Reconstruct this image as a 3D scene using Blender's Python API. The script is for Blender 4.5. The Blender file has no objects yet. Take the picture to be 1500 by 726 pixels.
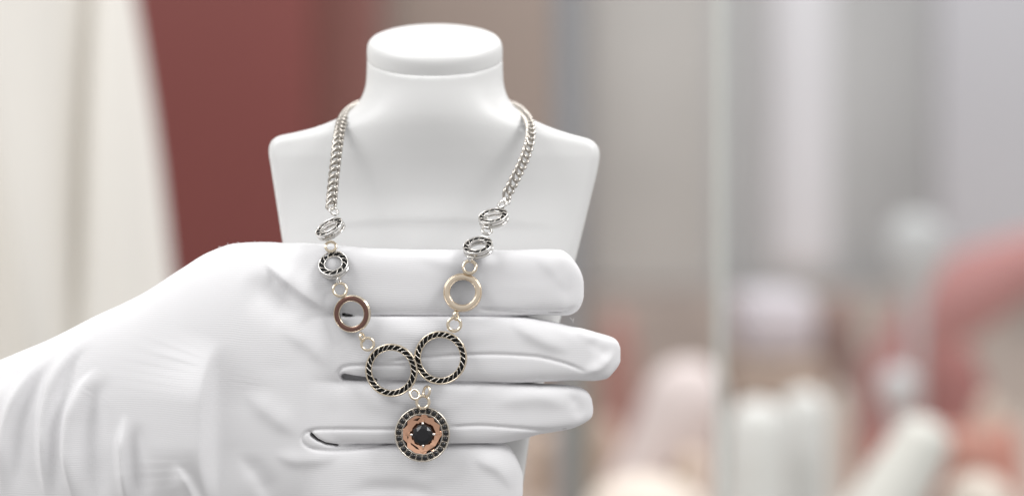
import bpy, bmesh, math, random
import numpy as np
from mathutils import Vector, Matrix

random.seed(7)
sc = bpy.context.scene
C = sc.collection

# ------------------------------------------------------------------ camera
D0 = 0.60                      # metres from the lens to the necklace
U = 2e-4                       # one photo pixel at that distance, in metres
CAMZ = 1.25
cam_d = bpy.data.cameras.new('camera')
cam = bpy.data.objects.new('camera', cam_d)
C.objects.link(cam)
cam.location = (0, -D0, CAMZ)
cam.rotation_euler = (math.radians(90), 0, 0)
cam_d.sensor_width = 36
cam_d.lens = 36 * D0 / (1500 * U)
cam_d.clip_start = 0.01
cam_d.clip_end = 60
cam_d.dof.use_dof = True
cam_d.dof.focus_distance = D0 - 0.001
cam_d.dof.aperture_fstop = 3.9
sc.camera = cam

# ------------------------------------------------------------------ light
w = bpy.data.worlds.new('World')
sc.world = w
w.use_nodes = True
wb = w.node_tree.nodes['Background']
wb.inputs[1].default_value = 1.0
wtc = w.node_tree.nodes.new('ShaderNodeTexCoord')          # the room's own light: pale ceiling, dimmer walls, dark floor
wsp = w.node_tree.nodes.new('ShaderNodeSeparateXYZ')
wrm = w.node_tree.nodes.new('ShaderNodeValToRGB')
w.node_tree.links.new(wtc.outputs['Generated'], wsp.inputs[0])
wma = w.node_tree.nodes.new('ShaderNodeMapRange')
wma.inputs[1].default_value = -1; wma.inputs[2].default_value = 1
w.node_tree.links.new(wsp.outputs['Z'], wma.inputs[0])
w.node_tree.links.new(wma.outputs[0], wrm.inputs[0])
w.node_tree.links.new(wrm.outputs[0], wb.inputs[0])
cr = wrm.color_ramp
cr.elements[0].position = 0.0; cr.elements[0].color = (0.36, 0.35, 0.345, 1)
cr.elements[1].position = 1.0; cr.elements[1].color = (0.72, 0.72, 0.72, 1)
e = cr.elements.new(0.42); e.color = (0.42, 0.415, 0.41, 1)
e = cr.elements.new(0.62); e.color = (0.58, 0.575, 0.57, 1)


def area(name, loc, aim, size, power, col=(1, 1, 1), sy=None):
    l = bpy.data.lights.new(name, 'AREA')
    l.energy = power
    l.color = col
    l.size = size
    if sy:
        l.shape = 'RECTANGLE'
        l.size_y = sy
    o = bpy.data.objects.new(name, l)
    C.objects.link(o)
    o.location = loc
    o.rotation_euler = (Vector(aim) - Vector(loc)).to_track_quat('-Z', 'Y').to_euler()
    return o


area('shop_ceiling_lamp', (-0.85, -0.45, CAMZ + 0.95), (0, 0.02, CAMZ), 0.75, 9.0, (1, 0.992, 0.985))
area('shop_side_lamp', (0.85, -0.40, CAMZ + 0.85), (0, 0.02, CAMZ), 0.5, 7.2, (1, 0.992, 0.985))
area('added_back_light', (0.5, 1.3, CAMZ + 1.9), (0.3, 1.6, CAMZ - 0.2), 1.6, 34, (1, 0.985, 0.97))  # unseen light added to brighten the background

sc.view_settings.view_transform = 'Standard'
sc.view_settings.look = 'None'
sc.view_settings.exposure = 0.1
sc.view_settings.gamma = 1.0
sc.view_settings.use_curve_mapping = False
sc.render.engine = 'CYCLES'
sc.cycles.use_denoising = True
sc.cycles.max_bounces = 8
sc.cycles.caustics_reflective = False
sc.cycles.caustics_refractive = False


# ------------------------------------------------------------------ materials
def mat(name, base, rough=0.5, metal=0.0, spec=0.5, noise=None, bump=None, sheen=0.0, coat=0.0, trans=0.0):
    m = bpy.data.materials.new(name)
    m.use_nodes = True
    nt = m.node_tree
    p = nt.nodes['Principled BSDF']
    p.inputs['Base Color'].default_value = (*base, 1)
    p.inputs['Roughness'].default_value = rough
    p.inputs['Metallic'].default_value = metal
    p.inputs['Specular IOR Level'].default_value = spec
    p.inputs['Sheen Weight'].default_value = sheen
    p.inputs['Coat Weight'].default_value = coat
    tc = nt.nodes.new('ShaderNodeTexCoord')
    if noise:                                   # (scale, amount)
        n = nt.nodes.new('ShaderNodeTexNoise')
        n.inputs['Scale'].default_value = noise[0]
        n.inputs['Detail'].default_value = 4
        mx = nt.nodes.new('ShaderNodeMix')
        mx.data_type = 'RGBA'
        mx.inputs[6].default_value = (*[c * (1 - noise[1]) for c in base], 1)
        mx.inputs[7].default_value = (*[min(1, c * (1 + noise[1])) for c in base], 1)
        nt.links.new(tc.outputs['Object'], n.inputs['Vector'])
        nt.links.new(n.outputs['Fac'], mx.inputs[0])
        nt.links.new(mx.outputs[2], p.inputs['Base Color'])
    if bump:                                    # (scale, strength, distance)
        n2 = nt.nodes.new('ShaderNodeTexNoise')
        n2.inputs['Scale'].default_value = bump[0]
        n2.inputs['Detail'].default_value = 3
        b = nt.nodes.new('ShaderNodeBump')
        b.inputs['Strength'].default_value = bump[1]
        b.inputs['Distance'].default_value = bump[2]
        nt.links.new(tc.outputs['Object'], n2.inputs['Vector'])
        nt.links.new(n2.outputs['Fac'], b.inputs['Height'])
        nt.links.new(b.outputs['Normal'], p.inputs['Normal'])
    return m


def knit_material():
    m = mat('white_cotton_knit', (0.825, 0.82, 0.835), 0.85, spec=0.25, sheen=0.25)
    nt = m.node_tree
    p = nt.nodes['Principled BSDF']
    tc = nt.nodes.new('ShaderNodeTexCoord')
    nz = nt.nodes.new('ShaderNodeTexNoise')
    nz.inputs['Scale'].default_value = 45
    nz.inputs['Detail'].default_value = 2
    sep = nt.nodes.new('ShaderNodeSeparateXYZ')
    nt.links.new(tc.outputs['Object'], sep.inputs[0])
    nt.links.new(tc.outputs['Object'], nz.inputs['Vector'])
    a = nt.nodes.new('ShaderNodeMath'); a.operation = 'MULTIPLY_ADD'      # wander of the ribs
    a.inputs[1].default_value = 0.0034
    nt.links.new(nz.outputs['Fac'], a.inputs[0])
    nt.links.new(sep.outputs['Z'], a.inputs[2])
    a2 = nt.nodes.new('ShaderNodeMath'); a2.operation = 'MULTIPLY_ADD'    # slight slope over the hand
    a2.inputs[1].default_value = 0.03
    nt.links.new(sep.outputs['X'], a2.inputs[0])
    nt.links.new(a.outputs[0], a2.inputs[2])
    s = nt.nodes.new('ShaderNodeMath'); s.operation = 'MULTIPLY'
    s.inputs[1].default_value = 2 * math.pi / 0.00064
    nt.links.new(a2.outputs[0], s.inputs[0])
    sn = nt.nodes.new('ShaderNodeMath'); sn.operation = 'SINE'
    nt.links.new(s.outputs[0], sn.inputs[0])
    n3 = nt.nodes.new('ShaderNodeTexNoise')
    n3.inputs['Scale'].default_value = 2200
    n3.inputs['Detail'].default_value = 2
    nt.links.new(tc.outputs['Object'], n3.inputs['Vector'])
    ad = nt.nodes.new('ShaderNodeMath'); ad.operation = 'MULTIPLY_ADD'
    ad.inputs[1].default_value = 1.6
    nt.links.new(n3.outputs['Fac'], ad.inputs[0])
    nt.links.new(sn.outputs[0], ad.inputs[2])
    # ribs fade in and out over the hand
    n4 = nt.nodes.new('ShaderNodeTexNoise')
    n4.inputs['Scale'].default_value = 30
    nt.links.new(tc.outputs['Object'], n4.inputs['Vector'])
    r4 = nt.nodes.new('ShaderNodeMapRange')
    r4.inputs[1].default_value = 0.35; r4.inputs[2].default_value = 0.65
    r4.inputs[3].default_value = 0.06; r4.inputs[4].default_value = 0.28
    nt.links.new(n4.outputs['Fac'], r4.inputs[0])
    b = nt.nodes.new('ShaderNodeBump')
    b.inputs['Distance'].default_value = 0.00005
    nt.links.new(r4.outputs[0], b.inputs['Strength'])
    nt.links.new(ad.outputs[0], b.inputs['Height'])
    nt.links.new(b.outputs['Normal'], p.inputs['Normal'])
    return m


def glass_material(name, tint, gloss, rough=0.02):
    m = bpy.data.materials.new(name)
    m.use_nodes = True
    nt = m.node_tree
    nt.nodes.remove(nt.nodes['Principled BSDF'])
    tr = nt.nodes.new('ShaderNodeBsdfTransparent'); tr.inputs[0].default_value = (*tint, 1)
    gl = nt.nodes.new('ShaderNodeBsdfGlossy'); gl.inputs['Roughness'].default_value = rough
    mx = nt.nodes.new('ShaderNodeMixShader'); mx.inputs[0].default_value = gloss
    nt.links.new(tr.outputs[0], mx.inputs[1]); nt.links.new(gl.outputs[0], mx.inputs[2])
    nt.links.new(mx.outputs[0], nt.nodes['Material Output'].inputs[0])
    return m


def srgb(r, g, b):
    f = lambda c: (c / 255 / 12.92) if c / 255 <= 0.04045 else ((c / 255 + 0.055) / 1.055) ** 2.4
    return (f(r), f(g), f(b))


M = {}
M['knit'] = knit_material()
M['thread'] = mat('grey_seam_thread', (0.20, 0.19, 0.20), 0.9, spec=0.1)
M['lint'] = mat('lint_fibre', (0.75, 0.72, 0.72), 0.9)
M['bust'] = mat('white_satin_resin', (0.78, 0.78, 0.775), 0.36, spec=0.4, noise=(22, 0.012), bump=(90, 0.12, 0.0004))
M['silver'] = mat('polished_silver', (0.83, 0.81, 0.78), 0.14, 1.0)
M['pale_gold'] = mat('pale_gold', (0.84, 0.73, 0.58), 0.16, 1.0, noise=(900, 0.05))
M['rose_gold'] = mat('rose_gold', (0.92, 0.54, 0.37), 0.07, 1.0)
M['bright_gold'] = mat('warm_gold', (0.80, 0.68, 0.54), 0.20, 1.0)
M['gold_dark_reflection'] = mat('red_gold_reflection_tone', (0.27, 0.15, 0.125), 0.08, 1.0)  # dark reflection of the room put into the gold's base colour
M['chain_silver'] = mat('worn_silver', (0.55, 0.515, 0.47), 0.16, 1.0, noise=(900, 0.35))
M['steel'] = mat('aged_silver', (0.62, 0.59, 0.55), 0.2, 1.0)
M['halo_silver'] = mat('warm_silver', (0.74, 0.68, 0.60), 0.2, 1.0)
M['track'] = mat('tarnished_silver', (0.34, 0.31, 0.28), 0.3, 1.0)
M['oxide'] = mat('blackened_silver', (0.018, 0.018, 0.018), 0.55, 0.0, spec=0.12)
M['stone'] = mat('black_stone', (0.012, 0.012, 0.014), 0.12, 0.0, spec=0.45)
M['coat'] = mat('cream_coat_cloth', (0.80, 0.77, 0.72), 0.8, spec=0.2, sheen=0.2, noise=(6, 0.03), bump=(700, 0.2, 0.0006))

# ------------------------------------------------------------------ helpers
ORG = {}


def at(px, py, y):
    """a point seen at photo pixel (px, py), y metres beyond the necklace"""
    k = (D0 + y) / D0 * U
    return Vector(((px - 750) * k, y, CAMZ + (363 - py) * k))


class MB:
    def __init__(self):
        self.v = []; self.f = []

    def add(self, vs, fs):
        o = len(self.v)
        self.v.extend([Vector(q) for q in vs])
        self.f.extend([tuple(i + o for i in q) for q in fs])

    def tube(self, pts, r, n=8, closed=False, flat=1.0, hint=None):
        pts = [Vector(p) for p in pts]
        m = len(pts)
        rs = r if hasattr(r, '__len__') else [r] * m
        vs = []; fs = []
        prev = None
        for i, p in enumerate(pts):
            a = pts[i - 1] if (i > 0 or closed) else p
            b = pts[(i + 1) % m] if (i < m - 1 or closed) else p
            t = (b - a).normalized()
            if prev is None:
                h = Vector(hint) if hint else (Vector((0, 0, 1)) if abs(t.z) < .9 else Vector((0, 1, 0)))
                e = (h - t * h.dot(t)).normalized()
            else:
                e = (prev - t * prev.dot(t)).normalized()
            prev = e
            g = t.cross(e)
            for k in range(n):
                an = 2 * math.pi * k / n
                vs.append(p + e * (math.cos(an) * rs[i]) + g * (math.sin(an) * rs[i] * flat))
        seg = m if closed else m - 1
        for i in range(seg):
            for k in range(n):
                j = (i + 1) % m
                fs.append((i * n + k, i * n + (k + 1) % n, j * n + (k + 1) % n, j * n + k))
        if not closed:
            fs.append(tuple(range(n))[::-1])
            fs.append(tuple((m - 1) * n + k for k in range(n)))
        self.add(vs, fs)

    def lathe(self, prof, fr, n=48, closed=True):
        """prof: (radius, height) loop, spun round the normal of the frame fr"""
        vs = []; fs = []
        m = len(prof)
        for k in range(n):
            an = 2 * math.pi * k / n
            for (r, h) in prof:
                vs.append(fr(r * math.cos(an), r * math.sin(an), h))
        for k in range(n):
            k2 = (k + 1) % n
            for i in range(m if closed else m - 1):
                j = (i + 1) % m
                fs.append((k * m + i, k2 * m + i, k2 * m + j, k * m + j))
        self.add(vs, fs)

    def box(self, x0, x1, y0, y1, z0, z1):
        self.add([(x, y, z) for x in (x0, x1) for y in (y0, y1) for z in (z0, z1)],
                 [(0, 1, 3, 2), (4, 6, 7, 5), (0, 4, 5, 1), (2, 3, 7, 6), (0, 2, 6, 4), (1, 5, 7, 3)])


def obj(name, mb, m, parent=None, origin=None, smooth=True, bevel=None, fix=True):
    vs = mb.v
    if origin is None:
        origin = sum(vs, Vector()) / len(vs)
    origin = Vector(origin)
    me = bpy.data.meshes.new(name)
    me.from_pydata([v - origin for v in vs], [], mb.f)
    if fix:
        bm = bmesh.new(); bm.from_mesh(me)
        bmesh.ops.remove_doubles(bm, verts=bm.verts, dist=1e-7)
        bmesh.ops.recalc_face_normals(bm, faces=bm.faces)
        bm.to_mesh(me); bm.free()
    me.polygons.foreach_set('use_smooth', [smooth] * len(me.polygons))
    me.materials.append(m)
    o = bpy.data.objects.new(name, me)
    C.objects.link(o)
    ORG[o.name] = origin
    if parent:
        o.parent = parent
        o.location = origin - ORG[parent.name]
    else:
        o.location = origin
    if bevel:
        b = o.modifiers.new('bevel', 'BEVEL'); b.width = bevel; b.segments = 3; b.limit_method = 'ANGLE'
    return o


def tag(o, label=None, cat=None, group=None, kind=None):
    if label: o['label'] = label
    if cat: o['category'] = cat
    if group: o['group'] = group
    if kind: o['kind'] = kind
    return o


def empty(name, loc, label, cat, group=None):
    o = bpy.data.objects.new(name, None)
    o.empty_display_size = 0.02
    C.objects.link(o)
    o.location = loc
    ORG[o.name] = Vector(loc)
    return tag(o, label, cat, group)


def frame(center, normal, up=(0, 0, 1), s=U):
    """local px frame: e1 across, e2 up, n out of the face"""
    n = Vector(normal).normalized()
    u = Vector(up)
    e2 = (u - n * u.dot(n)).normalized()
    e1 = e2.cross(n)
    c = Vector(center)
    f = lambda a, b, h=0.0: c + (e1 * a + e2 * b + n * h) * s
    f.n, f.e1, f.e2, f.c = n, e1, e2, c
    return f


# implicit surface -> mesh (surface nets)
def surface_nets(F, x0, y0, z0, h):
    S = F < 0
    nx, ny, nz = F.shape
    cnt = np.zeros((nx - 1, ny - 1, nz - 1), np.uint8)
    for a in (0, 1):
        for b in (0, 1):
            for c in (0, 1):
                cnt += S[a:nx - 1 + a, b:ny - 1 + b, c:nz - 1 + c]
    act = np.argwhere((cnt > 0) & (cnt < 8))
    idx = -np.ones(cnt.shape, np.int32)
    idx[tuple(act.T)] = np.arange(len(act))
    acc = np.zeros((len(act), 3)); num = np.zeros(len(act))
    corners = [(a, b, c) for a in (0, 1) for b in (0, 1) for c in (0, 1)]
    i, j, k = act.T
    val = {q: F[i + q[0], j + q[1], k + q[2]] for q in corners}
    for q in corners:
        for ax in range(3):
            if q[ax] == 0:
                r = list(q); r[ax] = 1; r = tuple(r)
                f0, f1 = val[q], val[r]
                cr = (f0 < 0) != (f1 < 0)
                t = np.where(cr, f0 / np.where(cr, f0 - f1, 1), 0)
                for d in range(3):
                    acc[:, d] += np.where(cr, q[d] + (t if d == ax else 0), 0)
                num += cr
    V = (act + acc / num[:, None]) * h + np.array([x0, y0, z0])
    quads = []
    for ax in range(3):
        sl0 = [slice(None)] * 3; sl1 = [slice(None)] * 3
        sl0[ax] = slice(0, -1); sl1[ax] = slice(1, None)
        e = S[tuple(sl0)] != S[tuple(sl1)]
        b, c = [(1, 2), (2, 0), (0, 1)][ax]
        E = np.argwhere(e)
        ok = (E[:, b] > 0) & (E[:, c] > 0) & (E[:, b] < F.shape[b] - 1) & (E[:, c] < F.shape[c] - 1)
        E = E[ok]
        flip = S[tuple(E.T)]
        def cell(db, dc):
            q = E.copy(); q[:, b] -= db; q[:, c] -= dc
            return idx[tuple(q.T)]
        Q = np.stack([cell(1, 1), cell(0, 1), cell(0, 0), cell(1, 0)], 1)
        Q[~flip] = Q[~flip][:, ::-1]
        quads.append(Q)
    return V, np.concatenate(quads)


def smin(a, b, k):
    h = np.clip(0.5 + 0.5 * (b - a) / k, 0, 1)
    return b * (1 - h) + a * h - k * h * (1 - h)


def smax(a, b, k):
    return -smin(-a, -b, k)


def mesh_from(name, V, Q, m, parent, smooth_iter=0):
    origin = ORG[parent.name]
    me = bpy.data.meshes.new(name)
    me.vertices.add(len(V)); me.vertices.foreach_set('co', (V - np.array(origin)).astype(np.float32).ravel())
    me.loops.add(Q.size); me.loops.foreach_set('vertex_index', Q.astype(np.int32).ravel())
    me.polygons.add(len(Q))
    me.polygons.foreach_set('loop_start', np.arange(0, Q.size, 4, dtype=np.int32))
    me.update(calc_edges=True); me.validate()
    me.polygons.foreach_set('use_smooth', [True] * len(me.polygons))
    me.materials.append(m)
    o = bpy.data.objects.new(name, me)
    C.objects.link(o)
    o.parent = parent
    ORG[o.name] = origin
    if smooth_iter:
        s = o.modifiers.new('smooth', 'SMOOTH'); s.factor = 0.5; s.iterations = smooth_iter
    return o


# ------------------------------------------------------------------ setting (far behind, out of focus)
def slab(name, px0, px1, py0, py1, y, depth, m, label=None, cat=None, kind=None, bevel=0.004, group=None, tilt=0):
    a = at(px0, py1, y); b = at(px1, py0, y)
    mb = MB(); mb.box(a.x, b.x, y, y + depth, a.z, b.z)
    o = obj(name, mb, m, bevel=bevel)
    if tilt: o.rotation_euler = (0, math.radians(tilt), 0)
    return tag(o, label, cat, group, kind)


wallm = mat('grey_plaster', srgb(206, 206, 207), 0.8, noise=(3.5, 0.2))
slab('wall', -1500, 3200, -1200, 1500, 2.60, 0.1, wallm, kind='structure')
slab('red_wall_panel', -300, 452, -900, 1100, 1.75, 0.04, mat('brick_red_lacquer', srgb(130, 67, 63), 0.5, noise=(3, 0.08)),
     'dull red wall panel behind the cream coat and left of the bust', 'wall panel')
slab('glass_reflection_strip', 440, 560, -900, 1100, 1.95, 0.04, mat('brown_reflection_tone', srgb(140, 94, 87), 0.5, noise=(3, 0.08)),  # solid strip painted in the blended tone of a glass reflection
     'narrow reddish brown strip painted as a glass reflection between the red panel and the taupe panel', 'wall panel')
slab('taupe_wall_panel', 565, 835, -900, 1100, 2.05, 0.04, mat('taupe_laminate', srgb(160, 146, 137), 0.5, noise=(2, 0.08)),
     'taupe brown panel behind the neck of the bust', 'wall panel')
slab('cabinet_post', 812, 846, -900, 1100, 1.05, 0.02, mat('brushed_steel', srgb(150, 153, 158), 0.5, noise=(5, 0.05)),
     'grey vertical cabinet post just right of the bust', 'post')
slab('white_pillar', 1130, 1225, -900, 400, 1.9, 0.1, mat('white_paint', srgb(232, 232, 238), 0.6, noise=(4, 0.05)),
     'pale white vertical pillar in the upper right, behind the glass', 'pillar', bevel=0.02)
slab('lilac_wall_panel', 1375, 1620, -900, 400, 2.2, 0.05, mat('lilac_grey_paint', srgb(200, 200, 207), 0.6, noise=(3, 0.05)),
     'pale lilac grey wall panel at the right edge', 'wall panel')
slab('grey_wall_panel', 862, 1045, -900, 420, 2.3, 0.05, mat('light_grey_paint', srgb(206, 205, 202), 0.6, noise=(5, 0.16)),
     'light grey wall panel left of the upright glass edge', 'wall panel')

# glass of the display case: clear pane with a ground, pale edge
gp = empty('glass_pane', at(1058, 726, 0.42), 'clear upright glass pane with a pale ground edge, right of the hand', 'glass pane')
a = at(1062, 1100, 0.42); b = at(2300, -700, 0.42)
mb = MB(); mb.box(a.x, b.x, 0.42, 0.428, a.z, b.z)
obj('pane', mb, glass_material('clear_glass', (0.985, 0.99, 0.985), 0.05), gp, smooth=False)
a = at(1050.5, 1100, 0.419); b = at(1061.5, -700, 0.419)
mb = MB(); mb.box(a.x, b.x, 0.419, 0.429, a.z, b.z)
obj('ground_edge', mb, mat('ground_glass', srgb(208, 212, 207), 0.4, noise=(30, 0.05)), gp, bevel=0.001)

# rear counter and what stands on it
ct = slab('display_counter', 560, 2600, 790, 830, 0.95, 1.3, mat('beige_stone_counter', srgb(190, 176, 165), 0.5, noise=(10, 0.3)),
          'beige counter behind the hand carrying the white display forms', 'counter')
slab('rear_cabinet', 850, 2000, 430, 900, 2.25, 0.3, mat('beige_brown_wood', srgb(182, 170, 163), 0.6, noise=(9, 0.4)),
     'low beige brown cabinet along the grey rear wall', 'cabinet')


def lathe_form(name, px, pytop, pybot, y, prof, m, label, cat, group=None, tilt=0, squash=1.0):
    """prof: (fraction of height from the bottom, radius px)"""
    k = (D0 + y) / D0 * U
    base = at(px, pybot, y); H = (pybot - pytop) * k
    mb = MB()
    c = lambda x, yy, h: base + Vector((x * k, yy * k * squash, h))
    n = 32; vs = []; fs = []
    for (t, r) in prof:
        for i in range(n):
            an = 2 * math.pi * i / n
            vs.append(c(r * math.cos(an), r * math.sin(an), t * H))
    for j in range(len(prof) - 1):
        for i in range(n):
            fs.append((j * n + i, j * n + (i + 1) % n, (j + 1) * n + (i + 1) % n, (j + 1) * n + i))
    fs.append(tuple(range(n))[::-1]); fs.append(tuple((len(prof) - 1) * n + i for i in range(n)))
    mb.add(vs, fs)
    o = obj(name, mb, m, origin=base)
    if tilt: o.rotation_euler = (0, math.radians(tilt), 0)
    sb = o.modifiers.new('subdivision', 'SUBSURF'); sb.levels = 1; sb.render_levels = 2
    return tag(o, label, cat, group)


def dome(r0, r1, shoulder=0.75, n=7):
    out = [(0, r0 * 0.98), (0.02, r0)]
    out.append((shoulder, r1))
    for i in range(1, n + 1):
        an = math.pi / 2 * i / n
        out.append((shoulder + (1 - shoulder) * math.sin(an), max(0.4, r1 * math.cos(an))))
    return out


white_form = mat('white_display_resin', srgb(232, 230, 224), 0.45, noise=(12, 0.05))
clear_form = mat('pale_frosted_acrylic', srgb(236, 234, 228), 0.2, noise=(28, 0.3))
cream_form = mat('cream_display_velvet', srgb(228, 216, 205), 0.8, noise=(12, 0.05))
lathe_form('display_cone', 1108, 583, 790, 0.80, dome(50, 46, 0.80), clear_form,
           'frosted pale display cone, shorter and left one of the upright pair', 'display cone', 'upright display cones')
lathe_form('display_cone', 1178, 568, 790, 0.86, dome(40, 38, 0.84), clear_form,
           'frosted pale display cone, taller and right one of the upright pair', 'display cone', 'upright display cones')
lathe_form('leaning_cone', 1268, 588, 790, 0.72, dome(58, 42, 0.84), white_form,
           'white round topped display cone leaning right, in front of the red bolster', 'display cone', tilt=30)
lathe_form('low_dome', 945, 692, 790, 0.70, dome(124, 92, 0.35), cream_form,
           'low wide white domed display pad at the bottom right of the hand', 'display pad')
lathe_form('display_ball', 1316, 535, 800, 1.05, [(0, 7), (0.02, 7), (0.70, 6), (0.76, 14), (0.82, 27), (0.88, 32), (0.94, 27), (0.985, 14), (1, 1)],
           mat('grey_white_resin', srgb(205, 205, 207), 0.5, noise=(12, 0.05)), 'small grey white ball topped stand behind the leaning cone', 'display stand')
lathe_form('slanting_bust', 865, 480, 790, 1.05, [(0, 30), (0.02, 30), (0.40, 34), (0.60, 46), (0.78, 62), (0.9, 52), (0.97, 30), (1, 4)],
           mat('pinkish_white_velvet', srgb(234, 222, 220), 0.7, noise=(12, 0.06)), 'pinkish white display form slanting behind the glass edge', 'display form', tilt=34, squash=0.6)
slab('lilac_box', 1085, 1200, 425, 525, 1.35, 0.15, mat('lilac_white_card', srgb(214, 208, 216), 0.6, noise=(10, 0.05)),
     'pale lilac box on a brown stand, above the upright frosted cones', 'box', bevel=0.02)
slab('box_stand', 1070, 1215, 527, 790, 1.33, 0.2, mat('brown_wood', srgb(172, 152, 138), 0.6, noise=(14, 0.2)),
     'beige brown stand carrying the pale lilac box behind the upright cones', 'stand', bevel=0.01)
slab('dark_box', 985, 1052, 585, 790, 1.3, 0.1, mat('dark_brown_leather', srgb(128, 96, 90), 0.5, noise=(10, 0.15)),
     'dark reddish brown box behind the low white dome', 'box', bevel=0.01)
slab('coral_box', 1205, 1262, 610, 790, 1.2, 0.1, mat('coral_card', srgb(178, 118, 106), 0.5, noise=(10, 0.1)),
     'coral red box between the upright cones and the leaning cone', 'box', bevel=0.01)
slab('brick_box', 1395, 1500, 640, 790, 1.0, 0.12, mat('brick_red_card', srgb(184, 128, 112), 0.5, noise=(10, 0.15)),
     'brick red box at the lower right edge of the photo', 'box', bevel=0.01)
slab('beige_box', 770, 835, 640, 790, 1.2, 0.1, mat('beige_card', srgb(196, 176, 160), 0.5, noise=(10, 0.1)),
     'beige box just right of the lower edge of the bust', 'box', bevel=0.01)
slab('green_post', 838, 866, 560, 790, 1.1, 0.03, mat('grey_green_metal', srgb(150, 155, 140), 0.5, noise=(10, 0.05)),
     'short grey green post below the ring finger tip', 'post')


lathe_form('maroon_cushion', 1400, 500, 790, 1.35, dome(58, 50, 0.6), mat('maroon_velvet', srgb(160, 100, 96), 0.8, noise=(9, 0.2)),
           'dull maroon rounded cushion below the curve of the red bolster', 'cushion')
lathe_form('low_dome', 1432, 690, 790, 0.75, dome(70, 56, 0.4), cream_form,
           'small cream domed pad in the bottom right corner', 'display pad')
lathe_form('coral_knob_box', 1474, 616, 790, 0.95, dome(30, 24, 0.5), mat('coral_velvet', srgb(206, 140, 124), 0.7, noise=(10, 0.1)),
           'coral red rounded ring box at the right edge above the cream pad', 'ring box')
lathe_form('brown_urn', 1228, 425, 700, 1.5, dome(44, 36, 0.6), mat('brown_clay', srgb(146, 118, 110), 0.7, noise=(10, 0.15)),
           'dull brown rounded shape between the lilac box and the red bolster', 'vase')
lathe_form('red_urn', 905, 455, 700, 1.4, dome(40, 30, 0.6), mat('red_clay', srgb(176, 134, 126), 0.7, noise=(10, 0.15)),
           'faded red rounded shape just beyond the middle fingertip', 'vase')


for gx, gp, gy, gr, gc, gl in [
        (1012, 655, 0.95, 17, (228, 206, 186), 'small cream round bead box between the cream dome and the upright cones'),
        (1036, 560, 1.25, 15, (236, 226, 224), 'small pale pink round box touching the glass edge'),
        (1230, 560, 1.2, 16, (214, 206, 198), 'small beige round box above the coral box'),
        (1446, 575, 1.15, 20, (206, 186, 172), 'small tan round box at the right, above the coral ring box'),
        (890, 610, 1.2, 18, (214, 190, 176), 'small peach round box left of the slanting pink form'),
        (1290, 640, 0.95, 15, (206, 132, 118), 'small red round box just left of the leaning cone tip')]:
    lathe_form('round_box', gx, gp, 790, gy, [(0, gr), (0.02, gr * 1.05), (0.55, gr), (0.6, gr * 1.12), (0.8, gr * 1.1), (0.93, gr * 0.8), (1, gr * 0.1)],
               mat('lacquer', srgb(*gc), 0.25, noise=(20, 0.1)), gl, 'round box', 'small round boxes on the counter')


def rounded_bar(name, p0, p1, r0, r1, y, depth, m, label, cat):
    a = at(*p0, y); b = at(*p1, y); k = (D0 + y) / D0 * U
    mb = MB()
    n = 14
    pts = [a.lerp(b, i / (n - 1)) for i in range(n)]
    rs = []
    for i in range(n):
        t = i / (n - 1)
        e = min(1, (min(t, 1 - t) * 5 + 0.25))
        rs.append((r0 + (r1 - r0) * t) * k * math.sqrt(e))
    mb.tube(pts, rs, 20, flat=depth, hint=(0, 0, 1))
    return tag(obj(name, mb, m), label, cat)


arc = MB()
ac = [at(x, p, 1.6) for x, p in [(1262, 700), (1285, 610), (1318, 525), (1362, 470), (1420, 425), (1490, 392), (1570, 370), (1650, 360)]]
ap = []
for i in range(len(ac) - 1):
    for t in (0, .25, .5, .75):
        ap.append(ac[i].lerp(ac[i + 1], t))
ap.append(ac[-1])
for _ in range(3):
    ap = [ap[0]] + [(ap[i - 1] + ap[i] * 2 + ap[i + 1]) / 4 for i in range(1, len(ap) - 1)] + [ap[-1]]
ak = (D0 + 1.6) / D0 * U
arc.tube(ap, [(52 + 7 * math.sin(i * 0.45 + 1)) * ak for i in range(len(ap))], 24)
tag(obj('red_bolster', arc, mat('red_velvet', srgb(180, 126, 124), 0.8, noise=(9, 0.30))),
    'dusty red padded bolster curving up to the right edge behind the display cones', 'bolster')

lathe_form('pale_disc_stand', 1342, 312, 800, 1.25, [(0, 6), (0.72, 6), (0.78, 20), (0.84, 42), (0.9, 48), (0.96, 40), (0.99, 20), (1, 1)],
           mat('pale_grey_resin', srgb(196, 198, 200), 0.5), 'pale grey round topped stand in front of the red bolster', 'display stand', squash=0.5)

# ------------------------------------------------------------------ bust
bust = empty('necklace_bust', at(636, 900, 0.035), 'white satin necklace display bust held up behind the gloved fingers', 'display bust')
UB = U * (D0 + 0.035) / D0


def bust_pt(V):          # (px, depth units, py) -> world
    return np.stack([(V[:, 0] - 750) * UB, V[:, 1] * UB, CAMZ + (363 - V[:, 2]) * UB], 1)


CAPC, TH = (637.0, 165.0, 85.0), math.radians(21)          # centre of the joint under the neck cap, its tilt


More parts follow.
